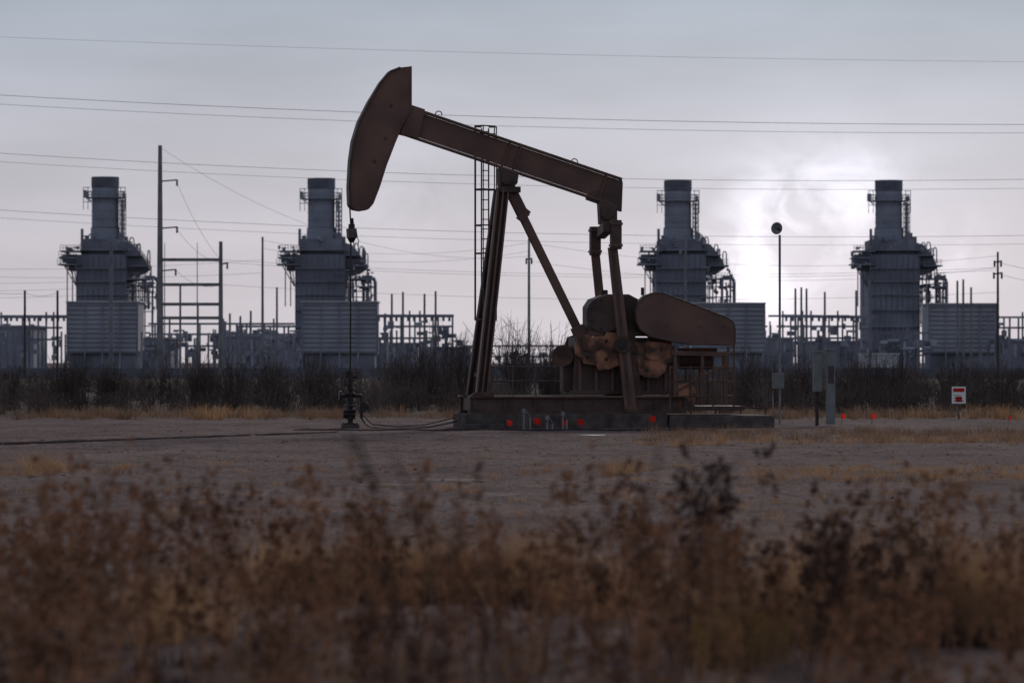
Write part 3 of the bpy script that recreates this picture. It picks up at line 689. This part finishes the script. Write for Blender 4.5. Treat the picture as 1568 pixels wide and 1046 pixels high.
def weeds(ch,X,D,H,br=7,mt=M_weed,mh=M_head,w=.008,heads=8,hs=.018,lv=4):
    n=len(X); z=np.zeros(n); P0=np.stack([X,D,z],1)
    le=rng.normal(0,.12,(n,2))*H[:,None]; P2=P0+np.stack([le[:,0],le[:,1],H],1); P1=(P0+P2)/2+np.stack([rng.normal(0,.03,n),rng.normal(0,.03,n),z],1)
    v,q=ribbons(P0,P1,P2,w*1.3,4,.5); ch.append((v,q,mt))
    k=br; i=np.repeat(np.arange(n),k); t=rng.uniform(.35,.97,n*k)[:,None]
    B=(1-t)**2*P0[i]+2*t*(1-t)*P1[i]+t*t*P2[i]
    a=rng.uniform(0,2*np.pi,n*k); l=rng.uniform(.08,.24,n*k)*H[i]*(1.25-t[:,0]); up=rng.uniform(.08,.28,n*k)*H[i]
    T=B+np.stack([np.cos(a)*l,np.sin(a)*l,up],1); Mi=B+np.stack([np.cos(a)*l*.75,np.sin(a)*l*.75,up*.35],1)
    v,q=ribbons(B,Mi,T,w*.75,3,.5); ch.append((v,q,mt))
    T2=np.concatenate([T,P2]); j=np.repeat(np.arange(len(T2)),heads)
    C=T2[j]+rng.normal(0,hs*.7,(len(j),3)); v,q=flakes(C,rng.uniform(.5,1.2,len(j))*hs); ch.append((v,q,mh))
    m3=n*lv; i=rng.integers(0,n,m3); t=rng.uniform(.05,.8,m3)[:,None]; B=(1-t)**2*P0[i]+2*t*(1-t)*P1[i]+t*t*P2[i]
    T=B+np.stack([rng.normal(0,.06,m3),rng.normal(0,.06,m3),rng.uniform(-.04,.04,m3)],1)
    v,q=ribbons(B,(B+T)/2+np.array([0,0,.02]),T,w*1.4,2,.2); ch.append((v,q,mt))
def zone(px0,px1,d0,d1,n,clump=0):
    D=rng.uniform(d0,d1,n); px=rng.uniform(px0,px1,n)
    X=WX(px,D)
    if clump:
        c=rng.integers(0,clump,n); cx=rng.uniform(px0,px1,clump)[c]; cd=rng.uniform(d0,d1,clump)[c]
        D=cd+rng.normal(0,.25,n); X=WX(cx,cd)+rng.normal(0,.15,n)
    return X,D
ch=[]
def addw(px0,px1,d0,d1,n,h0,h1,clump=0,**k):
    X,D=zone(px0,px1,d0,d1,n,clump); weeds(ch,X,D,rng.uniform(h0,h1,n),**k)
addw(-250,360,20,28,190,.45,.82,24)
addw(-200,340,21,27,58,.72,1.08,0,hs=.022)
addw(340,620,20,28,60,.35,.75,10); addw(340,600,22,27,22,.8,1.05,0,hs=.022)
addw(600,1000,19,28,95,.35,.72,15); addw(600,1000,21,27,34,.72,1.05,0,hs=.022)
addw(1000,1180,20,26,60,.45,.88,7); addw(1020,1150,22,25,14,.9,1.12,0,hs=.026,mh=M_dark,mt=M_dark)
addw(1190,1340,21.5,25,30,.5,.85,4,mh=M_dark,hs=.024); addw(1300,1850,20,25,64,.4,.82,10); addw(1180,1600,22,26,24,.8,1.02,0,hs=.022)
addw(-150,1750,16.5,20.5,120,.32,.72,20); addw(450,1100,16.5,18.5,26,.5,.78,8,mt=M_dark)
addw(0,1600,30,38,24,.2,.5,12)
np_obj('dry_weeds',ch)
ch=[]
def addg(px0,px1,d0,d1,n,h0,h1,mt=M_gold,bl=60,wid=.005,clump=0,rad=.12):
    X,D=zone(px0,px1,d0,d1,n,clump); ch.append(tufts(X,D,rng.uniform(h0,h1,n),bl,mt,wid,rad,.35))
addg(370,575,29,30,50,.34,.56,M_gold,clump=7); addg(370,575,28.6,29,24,.06,.13,M_dark,50,.008)  # low dark tufts here and below: shade under the clumps, put into colour
addg(620,860,29,30.2,56,.34,.62,M_gold,clump=8); addg(600,900,28.5,29,32,.06,.12,M_dark,50,.008); addg(870,1000,27,29,20,.25,.55,clump=4)
addg(1220,1850,24.8,26.8,160,.5,.84,clump=22); addg(1230,1850,24.2,24.7,60,.07,.16,M_dark,50,.008)  # dark tufts at the foot stand for shade at the grass base
addg(-250,340,24,29,44,.25,.5,M_gold,clump=12); addg(-200,360,21,24,40,.05,.13,M_dark,40,.008,clump=9)
addg(-200,1800,17,22,48,.08,.3,M_goldd,50,clump=16); addg(350,1100,20,25,22,.1,.32,M_goldd,50,clump=8); addg(1050,1200,23,26,20,.25,.5,M_goldd,clump=4)
addg(-200,1800,16.5,20,50,.05,.14,M_dark,40,.008,clump=18)
addg(-200,1800,32,42,30,.06,.16,M_gold,36)
np_obj('foreground_grass',ch)
ch=[]; X,D=zone(1085,1165,22.5,24.5,18); ch.append(tufts(X,D,rng.uniform(.25,.5,18),46,M_yel,.006,.12,.45))
C=np.stack([np.repeat(X,30)+rng.normal(0,.11,540),np.repeat(D,30)+rng.normal(0,.12,540),rng.uniform(.05,.45,540)],1); v,q=flakes(C,.011); ch.append((v,q,M_yel))
np_obj('yellow_shrub',ch)
ch=[]
def stalk(p0,p1,p2,w):
    v,q=ribbons(np.array([p0]),np.array([p1]),np.array([p2]),w,6,.5); ch.append((v,q,M_dark))
for (a,b_,c_,w_) in (((560,1150,12),(650,850,12),(545,670,12),.022),((720,1150,11.5),(640,900,11.5),(530,770,11.5),.02),((700,1120,12),(690,800,12),(600,700,12.),.018),
   ((640,1100,12.5),(600,900,12.5),(700,830,12.5),.018),((820,1100,13),(760,900,13),(690,860,13),.016),((1010,1100,13),(1040,900,13),(1100,720,13),.016),((900,1100,12),(960,900,12),(1010,690,12),.015),((1180,1100,13),(1230,950,13),(1330,800,13),.018)):
    A=W(*a); A.z=0; B=W(*b_); C_=W(*c_)
    for _ in range(3): stalk(tuple(A),tuple(B),tuple(C_),w_)
    for j in range(5):
        t=.45+.12*j; p=(1-t)**2*A+2*t*(1-t)*B+t*t*C_; e=p+Vector((random.uniform(-.14,.14),random.uniform(-.1,.1),random.uniform(.05,.18)))
        stalk(tuple(p),tuple((p+e)/2),tuple(e),w_*.6)
np_obj('bare_stalks',ch)
m=MB().m(M_white); p_=W(172,878,25)
for i in range(5):
    o=Vector((random.uniform(-.03,.03),random.uniform(-.03,.03),random.uniform(-.03,.03)))
    m.cyl(p_+o,p_+o+Vector((.03,.01,.03)),.03,.01,n=5)
m.obj('plastic_litter')
n=6000; D=20+100*rng.random(n)**1.3; X=rng.uniform(-1,1,n)*900*D/F
C=np.stack([X,D,np.full(n,.008)],1); v,q=flakes(C,rng.uniform(.006,.02,n)); q1=[(v,q,M_pale)]
n=4000; D=20+90*rng.random(n)**1.2; X=rng.uniform(-1,1,n)*900*D/F
C=np.stack([X,D,np.full(n,.008)],1); v,q=flakes(C,rng.uniform(.006,.026,n)); q1.append((v,q,M_goldd))
np_obj('gravel_and_straw',q1)
